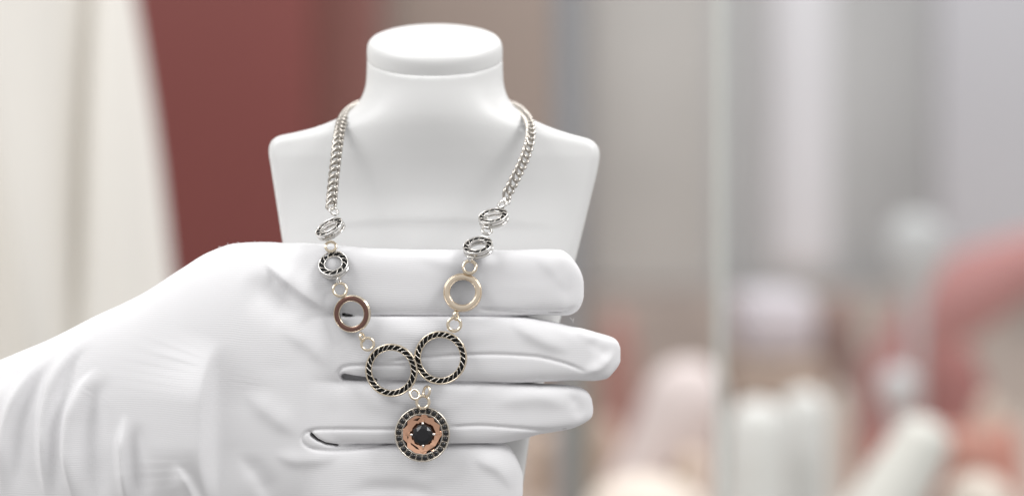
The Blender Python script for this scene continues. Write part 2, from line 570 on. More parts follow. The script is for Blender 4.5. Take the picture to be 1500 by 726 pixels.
def build_bust():
    h = 3.0
    x0, y0, z0 = 380.0, 40.0, 40.0
    X = np.arange(x0, 892, h, dtype=np.float32)[:, None, None]
    Y = np.arange(y0, 300, h, dtype=np.float32)[None, :, None]
    P = np.arange(z0, 915, h, dtype=np.float32)[None, None, :]
    # chest board outline
    poly = np.array([(393, 203), (490, 187), (560, 178), (715, 178), (785, 188), (881, 209), (874, 250), (846, 365), (775, 640), (763, 726), (738, 895),
                     (533, 895), (508, 726), (494, 640), (419, 365), (401, 250)], float)
    rp = []
    rad = {0: 26, 5: 26, 10: 30, 11: 30}
    for i in range(len(poly)):
        p, a, b = poly[i], poly[i - 1], poly[(i + 1) % len(poly)]
        r = rad.get(i, 0)
        if not r:
            rp.append(p); continue
        u, v = (a - p) / np.linalg.norm(a - p), (b - p) / np.linalg.norm(b - p)
        for t in np.linspace(0, 1, 9):
            rp.append((1 - t) ** 2 * (p + u * r) + 2 * (1 - t) * t * p + t * t * (p + v * r))
    poly = np.array(rp)
    xx = X[:, 0, 0][:, None]; pp = P[0, 0, :][None, :]
    d = np.full((xx.shape[0], pp.shape[1]), 1e9); ins = np.zeros(d.shape, bool)
    n = len(poly)
    for i in range(n):
        a = poly[i]; b = poly[(i + 1) % n]; e = b - a
        wx = xx - a[0]; wp = pp - a[1]
        t = np.clip((wx * e[0] + wp * e[1]) / (e @ e), 0, 1)
        d = np.minimum(d, np.hypot(wx - e[0] * t, wp - e[1] * t))
        c = ((a[1] > pp) != (b[1] > pp)) & (xx < (b[0] - a[0]) * (pp - a[1]) / (b[1] - a[1] + 1e-9) + a[0])
        ins ^= c
    d = np.where(ins, -d, d).astype(np.float32)
    yc = (134 + 0.00035 * (X - 636) ** 2 + np.clip(230 - P, 0, 60) * 0.12)
    r1, r2, th = 17.0, 13.0, 30.0
    q1 = d[:, None, :] + r1
    q2 = np.abs(Y - yc) - th + r2
    # round the outline corners by r1, the edge by r2
    dd = np.where(q1 > 0, q1 - r1, q1 - r1) + r2
    F = np.minimum(np.maximum(dd, q2), 0) + np.sqrt(np.maximum(dd, 0) ** 2 + np.maximum(q2, 0) ** 2) - r2
    # neck
    kp = [60, 100, 125, 140, 155, 168, 180, 195, 212, 235, 262, 295]
    ka = [99.3, 99.3, 100.5, 105, 113, 123, 133, 142, 147, 143, 124, 84]
    kf = [71, 71, 71, 70, 69, 69, 70, 74, 80, 91, 105, 122]
    kb = [259, 259, 259, 256, 252, 245, 235, 225, 212, 196, 180, 166]
    p1 = P[0, 0, :]
    A = np.interp(p1, kp, ka); Fr = np.interp(p1, kp, kf); Bk = np.interp(p1, kp, kb)
    ker = np.ones(7) / 7
    sm = lambda q: np.convolve(np.pad(q, 3, 'edge'), ker, 'valid').astype(np.float32)[None, None, :]
    A, Fr, Bk = sm(A), sm(Fr), sm(Bk)
    cy, bb = (Fr + Bk) / 2, (Bk - Fr) / 2
    N = (np.sqrt(((X - 637) / A) ** 2 + ((Y - cy) / bb) ** 2) - 1) * np.minimum(A, bb)
    N = np.maximum(N, P - 300)
    F = smin(F, N, 40.0)
    # flat tilted cut under the cap
    nx = ((Y - CAPC[1]) * -math.sin(TH) + (P - CAPC[2]) * -math.cos(TH))
    F = smax(F, nx - 0.5, 1.5)
    V, Q = surface_nets(F, x0, y0, z0, h)
    return bust_pt(V), Q[:, ::-1]


bv, bq = build_bust()
bo = mesh_from('bust_body', bv, bq, M['bust'], bust, 3)
# the cap of the neck: an elliptical disc with a soft rim and a shadow joint
mb = MB()
prof = [(0.95, -1.5), (0.99, -0.6), (1.0, 0.6), (1.002, 4), (1.001, 13), (0.993, 19), (0.975, 23.5), (0.945, 26.6), (0.91, 28), (0.84, 29.4), (0.6, 30.4), (0.3, 30.8), (0.003, 31)]
n = 96; vs = []; fs = []
ct_, st_ = math.cos(TH), math.sin(TH)
for (r, hh) in prof:
    for i in range(n):
        an = 2 * math.pi * i / n
        u, v = 99 * r * math.cos(an), 96 * r * math.sin(an)      # v runs backwards and up
        vs.append((CAPC[0] + u, CAPC[1] + v * ct_ - hh * st_, CAPC[2] - v * st_ - hh * ct_))
for j in range(len(prof) - 1):
    for i in range(n):
        fs.append((j * n + i, j * n + (i + 1) % n, (j + 1) * n + (i + 1) % n, (j + 1) * n + i))
fs.append(tuple(range(n))[::-1])
mb.add(bust_pt(np.array(vs)), fs)
obj('neck_cap', mb, M['bust'], bust)

# ------------------------------------------------------------------ person: gloved hand and coat
person = empty('person', at(-200, 900, 0.4), 'person in a cream coat holding the bust with a white cotton gloved hand', 'person')
UH = U * (D0 + 0.004) / D0


def hand_pt(V):
    return np.stack([(V[:, 0] - 750) * UH, V[:, 1] * UH, CAMZ + (363 - V[:, 2]) * UH], 1)


FING = [  # knots: top edge, bottom edge, front, thickness
    dict(x=[300, 390, 435, 480, 560, 700, 800, 822, 834, 845, 853, 858], top=[392, 388, 366, 361, 364, 367, 365, 366, 373, 386, 401, 422],
         bot=[470, 468, 464, 462, 461, 462, 463, 463.5, 462, 457, 446, 426], fr=[70, 56, 14, 4, 6, 10, 14, 16, 20, 26, 34, 52], bk=[100, 100, 100, 98, 98, 98, 98, 96, 92, 86, 78, 60]),
    dict(x=[300, 400, 470, 560, 700, 760, 800, 840, 870, 889, 902, 909, 912], top=[462, 462, 463, 462.5, 463, 466, 470, 480, 487, 492, 497, 506, 522],
         bot=[556, 556, 556, 556, 558, 560, 560.5, 558, 559, 556, 544, 534, 526], fr=[70, 50, 6, 2, 4, 6, 10, 16, 22, 26, 32, 40, 52], bk=[100, 98, 96, 94, 94, 94, 93, 90, 86, 82, 76, 68, 58]),
    dict(x=[300, 400, 470, 700, 800, 832, 850, 861, 868, 870.5], top=[560, 560, 560, 563, 564.5, 566, 569, 575, 586, 600],
         bot=[648, 648, 648, 647, 636, 631, 625, 619, 613, 605], fr=[70, 50, 6, 8, 16, 22, 28, 34, 42, 52], bk=[100, 98, 96, 94, 90, 86, 82, 76, 68, 58]),
    dict(x=[300, 400, 470, 700, 730, 745, 756, 763, 768], top=[655, 654, 654, 654, 656, 662, 676, 692, 708],
         bot=[768, 766, 764, 762, 760, 756, 748, 736, 720], fr=[70, 52, 10, 14, 18, 24, 30, 38, 50], bk=[102, 100, 98, 94, 90, 84, 78, 70, 58]),
]


def smooth_interp(x, kx, ky):
    """piecewise cubic (monotone-ish) through knots"""
    kx = np.array(kx, float); ky = np.array(ky, float)
    s = np.diff(ky) / np.diff(kx)
    m = np.concatenate([[s[0]], np.where(s[:-1] * s[1:] > 0, 2 * s[:-1] * s[1:] / (s[:-1] + s[1:] + 1e-12), 0), [s[-1]]])
    i = np.clip(np.searchsorted(kx, x) - 1, 0, len(kx) - 2)
    hh = kx[i + 1] - kx[i]; t = np.clip((x - kx[i]) / hh, 0, 1)
    return ((2 * t ** 3 - 3 * t ** 2 + 1) * ky[i] + (t ** 3 - 2 * t ** 2 + t) * hh * m[i]
            + (-2 * t ** 3 + 3 * t ** 2) * ky[i + 1] + (t ** 3 - t ** 2) * hh * m[i + 1])


def curve_sd(xx, pp, pts):
    """signed distance to a polyline (+ to the right of its direction, screen-wise), and position along 0..1"""
    pts = np.array(pts, float)
    best = np.full(np.broadcast(xx, pp).shape, 1e9); sgn = np.ones_like(best); along = np.zeros_like(best)
    L = np.concatenate([[0], np.cumsum(np.hypot(*np.diff(pts, axis=0).T))])
    for i in range(len(pts) - 1):
        a, b = pts[i], pts[i + 1]; e = b - a
        wx = xx - a[0]; wp = pp - a[1]
        t = np.clip((wx * e[0] + wp * e[1]) / (e @ e), 0, 1)
        dd = np.hypot(wx - e[0] * t, wp - e[1] * t)
        up = dd < best
        best = np.where(up, dd, best)
        sgn = np.where(up, np.where(e[0] * wp - e[1] * wx >= 0, 1.0, -1.0), sgn)
        along = np.where(up, (L[i] + t * (L[i + 1] - L[i])) / L[-1], along)
    return best * sgn, along


def densify(pts, n=24):
    pts = np.array(pts, float)
    L = np.concatenate([[0], np.cumsum(np.hypot(*np.diff(pts, axis=0).T))])
    s = np.linspace(0, L[-1], n)
    return np.stack([smooth_interp(s, L, pts[:, 0]), smooth_interp(s, L, pts[:, 1])], 1)


SEAMS = [
    [(640, 627), (560, 627.5), (500, 627), (466, 627), (451, 631), (444, 640), (449, 650), (466, 657), (492, 659.5), (530, 656), (575, 651)],
    [(600, 534), (560, 534), (520, 534), (504, 537), (496.5, 546), (498, 556)],
    [(560, 530), (640, 521), (720, 518), (780, 521), (825, 531), (862, 546)],
    [(655, 624), (700, 622), (760, 626), (808, 630), (840, 626)],
    [(700, 452), (770, 456), (820, 457), (846, 448)],
]

CREASES = [   # where one finger meets the next
    [(516, 462), (560, 462), (640, 462.5), (740, 463), (835, 464)],
    [(540, 556), (620, 557.5), (700, 559), (780, 562), (850, 562)],
    [(488, 651), (560, 650), (620, 651), (700, 650), (745, 652)],
]

# ridges: path, height, width on the left / right of the path
RIDGES = [
    ([(150, 535), (118, 570), (103, 617), (100, 660), (106, 702), (118, 745)], 13, 6, 17),
    ([(168, 545), (143, 590), (136, 650), (146, 720), (150, 760)], -9, 15, 16),
    ([(130, 482), (98, 515), (75, 563), (66, 617), (65, 660), (72, 740)], 12, 6, 19),
    ([(138, 500), (110, 535), (90, 590), (84, 640), (86, 730)], -6, 9, 12),
    ([(70, 508), (36, 553), (12, 606), (3, 660), (4, 740)], 11, 7, 18),
    ([(80, 525), (48, 570), (28, 630), (24, 720)], -6, 10, 12),
    ([(20, 545), (-14, 590), (-38, 650), (-40, 740)], 8, 10, 18),
    ([(-30, 560), (-70, 620), (-90, 700), (-90, 760)], 9, 14, 20),
    ([(190, 600), (184, 650), (190, 745)], 9, 7, 9),
    ([(212, 610), (206, 660), (212, 745)], -6, 11, 14),
    ([(262, 670), (282, 708), (300, 760)], 7, 14, 7),
    ([(322, 492), (306, 540), (299, 600), (298, 660), (308, 745)], 17, 60, 14),
    ([(340, 500), (326, 560), (322, 640), (330, 745)], -8, 16, 46),
    ([(385, 380), (420, 410), (452, 434), (486, 456)], 8, 6, 22),
    ([(360, 402), (400, 436), (450, 460)], -5, 22, 22),
    ([(360, 570), (405, 607), (445, 638)], 3, 11, 16),
    ([(350, 660), (385, 700), (400, 740)], -3, 10, 14),
    ([(745, 470), (800, 500), (840, 515)], 3.0, 9, 12),
    ([(780, 372), (812, 395), (838, 430)], 1.6, 9, 14),
    ([(720, 590), (790, 580), (840, 600)], 2.5, 11, 12),
    ([(850, 548), (878, 540), (905, 512)], 4.0, 5, 9),
    ([(858, 500), (880, 512), (896, 530)], -1.6, 7, 9),
    ([(838, 470), (862, 492), (880, 500)], 1.6, 7, 9),
    ([(812, 376), (826, 410), (838, 452)], -1.3, 10, 10),
    ([(600, 372), (680, 385), (760, 380)], 2.0, 10, 16),
    ([(560, 480), (650, 492), (740, 486)], 2.0, 12, 14),
    ([(520, 585), (600, 596), (690, 588)], 2.2, 12, 16),
    ([(520, 690), (600, 700), (680, 690)], 2.5, 14, 16),
    ([(500, 720), (580, 712), (650, 726)], -2.0, 8, 10),
    ([(690, 668), (735, 690), (752, 720)], 3.0, 8, 12),
    ([(830, 575), (848, 598), (850, 620)], -2.2, 7, 8),
    ([(410, 480), (450, 500), (490, 540)], 2.5, 10, 16),
    ([(400, 660), (440, 672), (500, 668)], 2.5, 8, 12),
]


def build_hand():
    h = 2.0
    x0, y0, z0 = -262.0, -60.0, 336.0
    X = np.arange(x0, 920, h, dtype=np.float32)
    Y = np.arange(y0, 292, h, dtype=np.float32)
    P = np.arange(z0, 960, h, dtype=np.float32)
    F = np.full((len(X), len(Y), len(P)), 60.0, np.float32)

    def section(F, xa, xb, top, bot, fr, bk, n, k, xs):
        i0, i1 = np.searchsorted(X, [xa, xb])
        x = X[i0:i1]
        T, B, f, b = top(x), bot(x), fr(x), bk(x)
        pa = max(0, np.searchsorted(P, T.min() - 26)); pb = min(len(P), np.searchsorted(P, B.max() + 26))
        c = ((T + B) / 2)[:, None, None].astype(np.float32); hh = np.maximum((B - T) / 2, 0.5)[:, None, None].astype(np.float32)
        yc = ((f + b) / 2)[:, None, None].astype(np.float32); t = np.maximum((b - f) / 2, 0.5)[:, None, None].astype(np.float32)
        q = (np.abs(P[None, None, pa:pb] - c) / hh) ** n + (np.abs(Y[None, :, None] - yc) / t) ** n
        G = (q ** (1 / n) - 1) * np.minimum(hh, t)
        G = np.minimum(G, 60)
        sub = F[i0:i1, :, pa:pb]
        F[i0:i1, :, pa:pb] = smin(sub, G, k)

    # back of the hand and wrist
    kx = [-262, -180, -100, 0, 60, 130, 200, 260, 300, 340, 380, 430, 470, 500, 520]
    tp = [650, 608, 568, 524, 499, 464, 431, 393, 369, 356, 354, 358, 372, 398, 440]
    bt = [940, 905, 880, 852, 838, 822, 810, 800, 795, 790, 785, 778, 765, 745, 720]
    fr = [40, 38, 32, 16, 8, -4, -14, -22, -24, -20, -13, -4, 6, 24, 46]
    bk = [150, 150, 150, 150, 152, 155, 158, 160, 160, 158, 152, 140, 125, 105, 80]
    I = lambda ky: (lambda x: smooth_interp(x, kx, ky))
    section(F, -258, 520, I(tp), I(bt), I(fr), I(bk), 2.5, 1.0, None)
    base = F.copy()
    G = np.full_like(F, 60.0)
    lap = lambda x: 7.0 * (1 - np.clip((x - 700) / 90, 0, 1) ** 2)
    for q, fg in enumerate(FING):
        I2 = lambda key: (lambda x, fg=fg, key=key: smooth_interp(x, fg['x'], fg[key]))
        tf, bf = I2('top'), I2('bot')
        section(G, fg['x'][0] + 90, fg['x'][-1], (lambda x, q=q, tf=tf: tf(x) - lap(x) * (q > 0)), (lambda x, q=q, bf=bf: bf(x) + lap(x) * (q < 3)),
                I2('fr'), I2('bk'), 4.0, 2.5, None)
    F = smin(base, G, 16.0)
    # thumb, closing on the back of the bust
    tx = [190, 260, 330, 400, 460, 520, 560, 578, 588]
    J = lambda ky: (lambda x: smooth_interp(x, tx, ky))
    T = np.full_like(F, 60.0)
    section(T, 192, 588, J([480, 452, 432, 420, 415, 412, 418, 430, 448]), J([640, 600, 560, 530, 515, 505, 494, 482, 462]),
            J([60, 70, 100, 150, 182, 184, 186, 192, 214]), J([150, 176, 215, 252, 274, 274, 266, 254, 232]), 2.3, 1.0, None)
    F = smin(F, T, 14.0)
    # carve the web slits
    xx = X[:, None]; pp = P[None, :]
    for pts, r, amp in (([(458, 635), (466, 642), (478, 648), (494, 651)], 3.4, 1), ([(505, 551), (520, 553), (550, 555)], 5.0, 1), ([(503, 460), (508, 461), (516, 462)], 2.6, 1)):
        s, al = curve_sd(xx, pp, pts)
        rr = r * (1 - 0.55 * al)
        c2 = (rr - np.abs(s)).astype(np.float32)[:, None, :] * 1.0
        c2 = np.minimum(c2, (44 - Y)[None, :, None])
        F = smax(F, c2, 4.0)
    # folds and seams act on the front
    disp = np.zeros((len(X), len(P)))
    for pts, A, wl, wr in RIDGES:
        A = A * 1.35
        s, al = curve_sd(xx, pp, densify(pts))
        wd = np.where(s < 0, wr, wl)
        tp_ = np.clip(np.minimum(al, 1 - al) * 2.6, 0, 1); tp_ = tp_ * tp_ * (3 - 2 * tp_)
        wd = wd * (0.7 + 0.5 * tp_)
        disp += A * np.exp(-(s / wd) ** 2) * tp_
    for pts in SEAMS:
        s, al = curve_sd(xx, pp, densify(pts, 60))
        disp -= 2.8 * np.exp(-(s / 2.3) ** 2) * np.clip(np.minimum(al, 1 - al) * 12, 0, 1)
    for pts in CREASES:
        s, al = curve_sd(xx, pp, densify(pts, 60))
        disp -= 3.6 * np.exp(-(s / 2.0) ** 2) * np.clip(np.minimum(al, 1 - al) * 8, 0, 1)
    # soft random unevenness of worn cloth
    rng = np.random.RandomState(3)
    for _ in range(70):
        cx, cp = rng.uniform(-50, 900), rng.uniform(350, 760)
        rx, rp = rng.uniform(15, 55), rng.uniform(8, 22)
        disp += rng.uniform(-0.55, 0.55) * np.exp(-((xx - cx) / rx) ** 2 - ((pp - cp) / rp) ** 2)
    F -= disp.astype(np.float32)[:, None, :] * np.clip((90 - Y) / 60, 0, 1)[None, :, None]
    V, Q = surface_nets(F, x0, y0, z0, h)
    # front surface for laying things on it
    S = F < 0
    first = np.where(S.any(1), S.argmax(1), -1)
    front = np.where(first >= 0, y0 + first * h, 60)
    return hand_pt(V), Q[:, ::-1], (X, P, front)


hv, hq, (HX, HP, HF) = build_hand()
glove = mesh_from('glove', hv, hq, M['knit'], person, 1)


def hand_front(px, py):
    i = int(round((px - HX[0]) / 2)); j = int(round((py - HP[0]) / 2))
    return HF[min(max(i, 0), len(HX) - 1), min(max(j, 0), len(HP) - 1)]


# stitched seams lie in their grooves
for pts in SEAMS:
    dp = densify(pts, 70)
    P3 = np.array([(x, hand_front(x, p) + 0.9, p) for x, p in dp])
    yy = np.convolve(np.pad(P3[:, 1], 3, 'edge'), np.ones(7) / 7, 'valid')
    P3[:, 1] = yy
    mb = MB(); mb.tube([Vector(q) for q in hand_pt(P3)], 0.9 * U, 6)
    obj('seam', mb, M['thread'], glove)
# lint standing off the top edge of the glove
mb = MB()
for (x, p) in [(318, 361), (324, 359), (330, 357), (296, 371), (351, 355), (357, 354), (411, 354), (288, 375), (640, 365), (703, 366), (836, 462), (841, 463), (905, 505), (372, 353)]:
    q = np.array([[x, 48, p + 4]]); a = Vector(hand_pt(q)[0])
    d = Vector((random.uniform(-1, 1), random.uniform(-.5, .5), random.uniform(.5, 1.3) if p < 460 else -1.0)).normalized()
    L = random.uniform(5, 8) * U
    side = Vector((random.uniform(-1, 1), 0, random.uniform(-.3, .3)))
    mb.tube([a + d * (L * t) + side * (L * 0.5 * t * t) for t in (0, .3, .6, .85, 1)], [0.45 * U, 0.4 * U, 0.35 * U, 0.3 * U, 0.2 * U], 5)
tag(obj('lint', mb, M['lint'], glove), kind='stuff')


# coat: a hanging body of cloth with deep vertical folds, and the sleeve to the glove
def build_coat():
    mb = MB()
    y = 0.46
    k = (D0 + y + 0.13) / D0 * U
    zs = np.linspace(0.62, -0.62, 90)
    n = 260
    vs = []
    for z in zs:
        py = 363 - z / k
        xr = (194 + 0.135 * py + 4 * math.sin(py * 0.008) - 750) * k
        xl = (-1250 - 750) * k
        cx, hw = (xr + xl) / 2, (xr - xl) / 2
        dep = 0.13
        for i in range(n):
            an = 2 * math.pi * i / n
            ca, sa = math.cos(an), math.sin(an)
            x = cx + hw * math.copysign(abs(ca) ** 0.7, ca)
            yy = y + dep - dep * math.copysign(abs(sa) ** 0.8, sa)
            px = x / k + 750
            if sa > -0.2:
                f = (0.016 * math.exp(-((px - 205 - 0.05 * py) / 26) ** 2)
                     - 0.034 * math.exp(-((px - 146 + 0.01 * py) / 17) ** 2)
                     + 0.020 * math.exp(-((px - 45 - 0.16 * py) / 30) ** 2)
                     - 0.014 * math.exp(-((px + 20 - 0.15 * py) / 26) ** 2)
                     + 0.010 * math.sin(px * 0.045 + 0.004 * py) * (px < 0))
                yy -= f * 0.85
            vs.append((x, yy, CAMZ + z))
    fs = []
    for j in range(len(zs) - 1):
        for i in range(n):
            fs.append((j * n + i, j * n + (i + 1) % n, (j + 1) * n + (i + 1) % n, (j + 1) * n + i))
    fs.append(tuple(range(n))); fs.append(tuple((len(zs) - 1) * n + i for i in range(n))[::-1])
    mb.add(vs, fs)
    return mb


obj('coat', build_coat(), M['coat'], person)
sl = MB()
pA = Vector(hand_pt(np.array([[-185.0, 95.0, 758.0]]))[0])
pB = pA + Vector((-0.12, 0.03, -0.035)); pC = pA + Vector((-0.23, 0.16, -0.02)); pD = pA + Vector((-0.29, 0.42, 0.10))
path = []
for i in range(26):
    t = i / 25
    path.append((1 - t) ** 3 * pA + 3 * (1 - t) ** 2 * t * pB + 3 * (1 - t) * t * t * pC + t ** 3 * pD)
sl.tube(path, [0.036 + 0.03 * (i / 25) + 0.0025 * math.sin(i * 1.7) for i in range(26)], 40)
obj('sleeve', sl, M['coat'], person)

# ------------------------------------------------------------------ necklace
neck = empty('necklace', at(618, 676, -0.003), 'silver curb chain necklace with black and gold rings and round black stone pendant', 'necklace')


def torus(mb, fr, R, r, n=36, k=10, ry=None):
    pts = [fr(R * math.cos(2 * math.pi * i / n), (ry or R) * math.sin(2 * math.pi * i / n), 0) for i in range(n)]
    mb.tube(pts, r * U, k, closed=True, hint=fr.n)


def curve3(ctrl, n):
    """dense Catmull-Rom through (px, py, y_mm) control points, then n points at equal spacing"""
    P = [at(a, b, c / 1000) for a, b, c in ctrl]
    P = [P[0] * 2 - P[1]] + P + [P[-1] * 2 - P[-2]]
    out = []
    for i in range(1, len(P) - 2):
        for s in range(40):
            t = s / 40
            out.append(0.5 * ((2 * P[i]) + (P[i + 1] - P[i - 1]) * t + (2 * P[i - 1] - 5 * P[i] + 4 * P[i + 1] - P[i + 2]) * t * t
                              + (3 * P[i] - P[i - 1] - 3 * P[i + 1] + P[i + 2]) * t ** 3))
    out.append(P[-2])
    L = [0]
    for a, b in zip(out, out[1:]): L.append(L[-1] + (b - a).length)
    res = []; j = 0
    for i in range(n):
        s = L[-1] * i / (n - 1)
        while j < len(L) - 2 and L[j + 1] < s: j += 1
        t = (s - L[j]) / max(1e-9, L[j + 1] - L[j])
        res.append(out[j].lerp(out[j + 1], t))
    return res, L[-1]


def curb_chain(ctrl, roll, yaw):
    pts, L = curve3(ctrl, 200)
    N = max(3, int(L / (10.4 * U)))
    pts, L = curve3(ctrl, N)
    ch = bpy.data.objects.new('chain', None); ch.empty_display_size = 0.01
    C.objects.link(ch); ch.parent = neck
    ORG[ch.name] = pts[N // 2]; ch.location = pts[N // 2] - ORG[neck.name]
    for i, p in enumerate(pts):
        T = (pts[min(i + 1, N - 1)] - pts[max(i - 1, 0)]).normalized()
        n0 = Vector((0, -1, 0.15)); n0 = (n0 - T * n0.dot(T)).normalized()
        B = T.cross(n0)
        u0 = T * math.cos(yaw) + B * math.sin(yaw)
        v0 = B * math.cos(yaw) - T * math.sin(yaw)
        rl = roll * random.uniform(0.9, 1.1)
        v = v0 * math.cos(rl) + n0 * math.sin(rl)
        nn = u0.cross(v)
        mb = MB(); q = []
        for s in range(28):
            an = 2 * math.pi * s / 28
            tw = 2.0 * math.sin(2 * an)
            q.append(p + (u0 * (8.8 * math.cos(an)) + v * (5.2 * math.sin(an)) + nn * tw) * U)
        mb.tube(q, 2.35 * U, 8, closed=True)
        obj('chain_link', mb, M['chain_silver'], ch, origin=p)
    return ch


curb_chain([(566, 148, 66), (540, 151, 54), (521, 157, 40), (508, 167, 28), (500, 182, 20), (496, 205, 14), (492, 238, 10), (488, 275, 7), (486, 300, 4)], 0.6, 0.62)
curb_chain([(706, 148, 66), (732, 151, 54), (752, 157, 40), (765, 166, 30), (774, 180, 21), (776, 200, 15), (769, 228, 11), (756, 257, 8), (742, 284, 6)], 0.6, -0.62)


def jump(px, py, y, R, normal, r=2.1, m='pale_gold', name='jump_ring'):
    fr = frame(at(px, py, y / 1000), normal)
    mb = MB(); torus(mb, fr, R * 0.9, r * 1.05)
    return obj(name, mb, M[m], neck)


def strand_rope(mb, fr, Rm, wd, hgt, count, lean, th=1.0):
    """short leaning silver strands lying across a ring track"""
    for i in range(count):
        a0 = 2 * math.pi * (i + random.uniform(-.1, .1)) / count
        pts = []; rs = []
        for s in range(7):
            t = s / 6 - 0.5
            R = Rm + t * wd
            an = a0 + lean * t
            pts.append(fr(R * math.cos(an), R * math.sin(an), hgt + 1.5 * (1 - (2 * t) ** 2)))
            rs.append((0.5 + 0.85 * abs(2 * t) ** 2) * U * th)
        mb.tube(pts, rs, 7, hint=fr.n)


def inlaid_ring(name, px, py, y, normal, Ro, Ri, count, frame_m, label, twist=0.0, height=10.5, gallery=True):
    fr = frame(at(px, py, y / 1000), normal, (math.sin(twist), 0, math.cos(twist)))
    part = bpy.data.objects.new(name, None); part.empty_display_size = 0.005
    C.objects.link(part); part.parent = neck
    ORG[part.name] = fr.c; part.location = fr.c - ORG[neck.name]
    if label: part['label'] = label
    m = M[frame_m]
    # rim: outer and inner lips with a sunk track
    mb = MB()
    lip = 2.3 if Ro > 30 else 2.0
    wall = -3.2 if Ro > 30 else -5.2
    mb.lathe([(Ro, wall), (Ro, -0.6), (Ro - 0.5, 0.3), (Ro - lip * 0.6, 0.5), (Ro - lip, -0.1), (Ro - lip, -2.2), (Ri + 1.4, -2.2), (Ri + 1.4, -0.3),
              (Ri + 0.8, 0.2), (Ri + 0.2, -0.2), (Ri, -0.8), (Ri, wall)], fr, 72)
    obj('rim', mb, m, part)
    mb = MB()
    mb.lathe([(Ro - lip + .05, -2.15), (Ro - lip + .05, -1.2), (Ri + 1.35, -1.2), (Ri + 1.35, -2.15)], fr, 72)
    obj('dark_track', mb, M['oxide'], part)
    mb = MB()
    strand_rope(mb, fr, (Ro - lip + Ri + 1.4) / 2, (Ro - lip - Ri - 1.4) * 1.02, -1.2, count, (-0.18 if Ro > 30 else -0.34), 1.15 if Ro > 30 else 1.0)
    obj('twisted_inlay', mb, M['steel'], part)
    if gallery:       # open gallery below the rim: a base hoop on small posts
        mb = MB()
        mb.lathe([(Ro - 0.2, -height), (Ro - 0.2, -height + 2.6), (Ri + 2.0, -height + 2.6), (Ri + 2.0, -height)], fr, 72)
        for i in range(6):
            an = 2 * math.pi * (i + 0.5) / 6
            r = Ro - 1.5
            mb.tube([fr(r * math.cos(an), r * math.sin(an), -height + 2), fr(r * math.cos(an), r * math.sin(an), -2.6)], 1.8 * U, 8)
        obj('base_hoop', mb, m, part)
    return fr


def V3(nx, nz):
    return (nx, -math.sqrt(max(0.01, 1 - nx * nx - nz * nz)), nz)


fA = inlaid_ring('small_ring', 481.5, 331.5, 1.5, V3(-0.42, 0.78), 22.5, 12.5, 12, 'silver', 'small black inlaid ring at the end of the left chain, tipped steeply up')
fB = inlaid_ring('small_ring', 488, 385, -0.6, V3(-0.12, 0.60), 22.5, 12.5, 12, 'silver', 'small black inlaid ring lying on the index finger at left')
fC = inlaid_ring('small_ring', 722, 315, 3.0, V3(-0.16, 0.86), 22.5, 12.5, 12, 'silver', 'small black inlaid ring at the end of the right chain')
fD = inlaid_ring('small_ring', 699.5, 358, 0.5, V3(-0.16, 0.82), 22.5, 12.5, 12, 'silver', 'small black inlaid ring on the top edge of the index finger at right')
fE = inlaid_ring('large_ring', 573, 542, -2.4, V3(-0.14, -0.05), 39, 28.8, 26, 'pale_gold', 'large black inlaid ring, left and lower of the touching pair', height=6)
fF = inlaid_ring('large_ring', 645, 523.5, -2.4, V3(-0.13, 0.02), 39.2, 29, 26, 'pale_gold', 'large black inlaid ring, right and higher of the touching pair', height=6)


def gold_ring(px, py, y, normal, Ro, Ri, face, rimm, label, height=8):
    fr = frame(at(px, py, y / 1000), normal)
    part = bpy.data.objects.new('gold_ring', None); part.empty_display_size = 0.005
    C.objects.link(part); part.parent = neck
    ORG[part.name] = fr.c; part.location = fr.c - ORG[neck.name]
    part['label'] = label
    mb = MB()
    mr, mw = (Ro + Ri) / 2 - 0.3, (Ro - Ri - 2.6) / 2       # the face is very slightly domed, shaped to vary its reflection
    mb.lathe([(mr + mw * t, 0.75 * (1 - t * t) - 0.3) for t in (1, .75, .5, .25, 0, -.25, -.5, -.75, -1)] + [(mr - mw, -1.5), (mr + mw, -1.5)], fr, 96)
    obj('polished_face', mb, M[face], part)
    mb = MB()
    mb.lathe([(Ro, -3.4), (Ro, -1.0), (Ro - 0.6, -0.1), (Ro - 1.2, 0.25), (Ro - 1.6, 0.1), (Ro - 1.65, -1.6), (Ri + 1.05, -1.6), (Ri + 1.0, 0.1), (Ri + 0.5, 0.0), (Ri, -0.8), (Ri, -3.4)], fr, 96)
    obj('rim', mb, M[rimm], part)
    mb = MB()
    mb.lathe([(Ro - 0.1, -height), (Ro - 0.1, -height + 2.4), (Ri + 1, -height + 2.4), (Ri + 1, -height)], fr, 96)
    for i in range(6):
        an = 2 * math.pi * (i + 0.3) / 6
        r = Ro - 1.6
        mb.tube([fr(r * math.cos(an), r * math.sin(an), -height + 2), fr(r * math.cos(an), r * math.sin(an), -3)], 2.0 * U, 8)
    obj('base_hoop', mb, M[rimm], part)
    return fr


gold_ring(514.7, 459.5, -2.0, V3(-0.20, -0.03), 27.5, 18.3, 'gold_dark_reflection', 'pale_gold', 'plain gold ring at left with a dark brown reflection painted into its face')
gold_ring(677.5, 427.5, -1.4, V3(-0.03, 0.20), 28.5, 18.3, 'bright_gold', 'bright_gold', 'plain gold ring at right with a pale gold face')

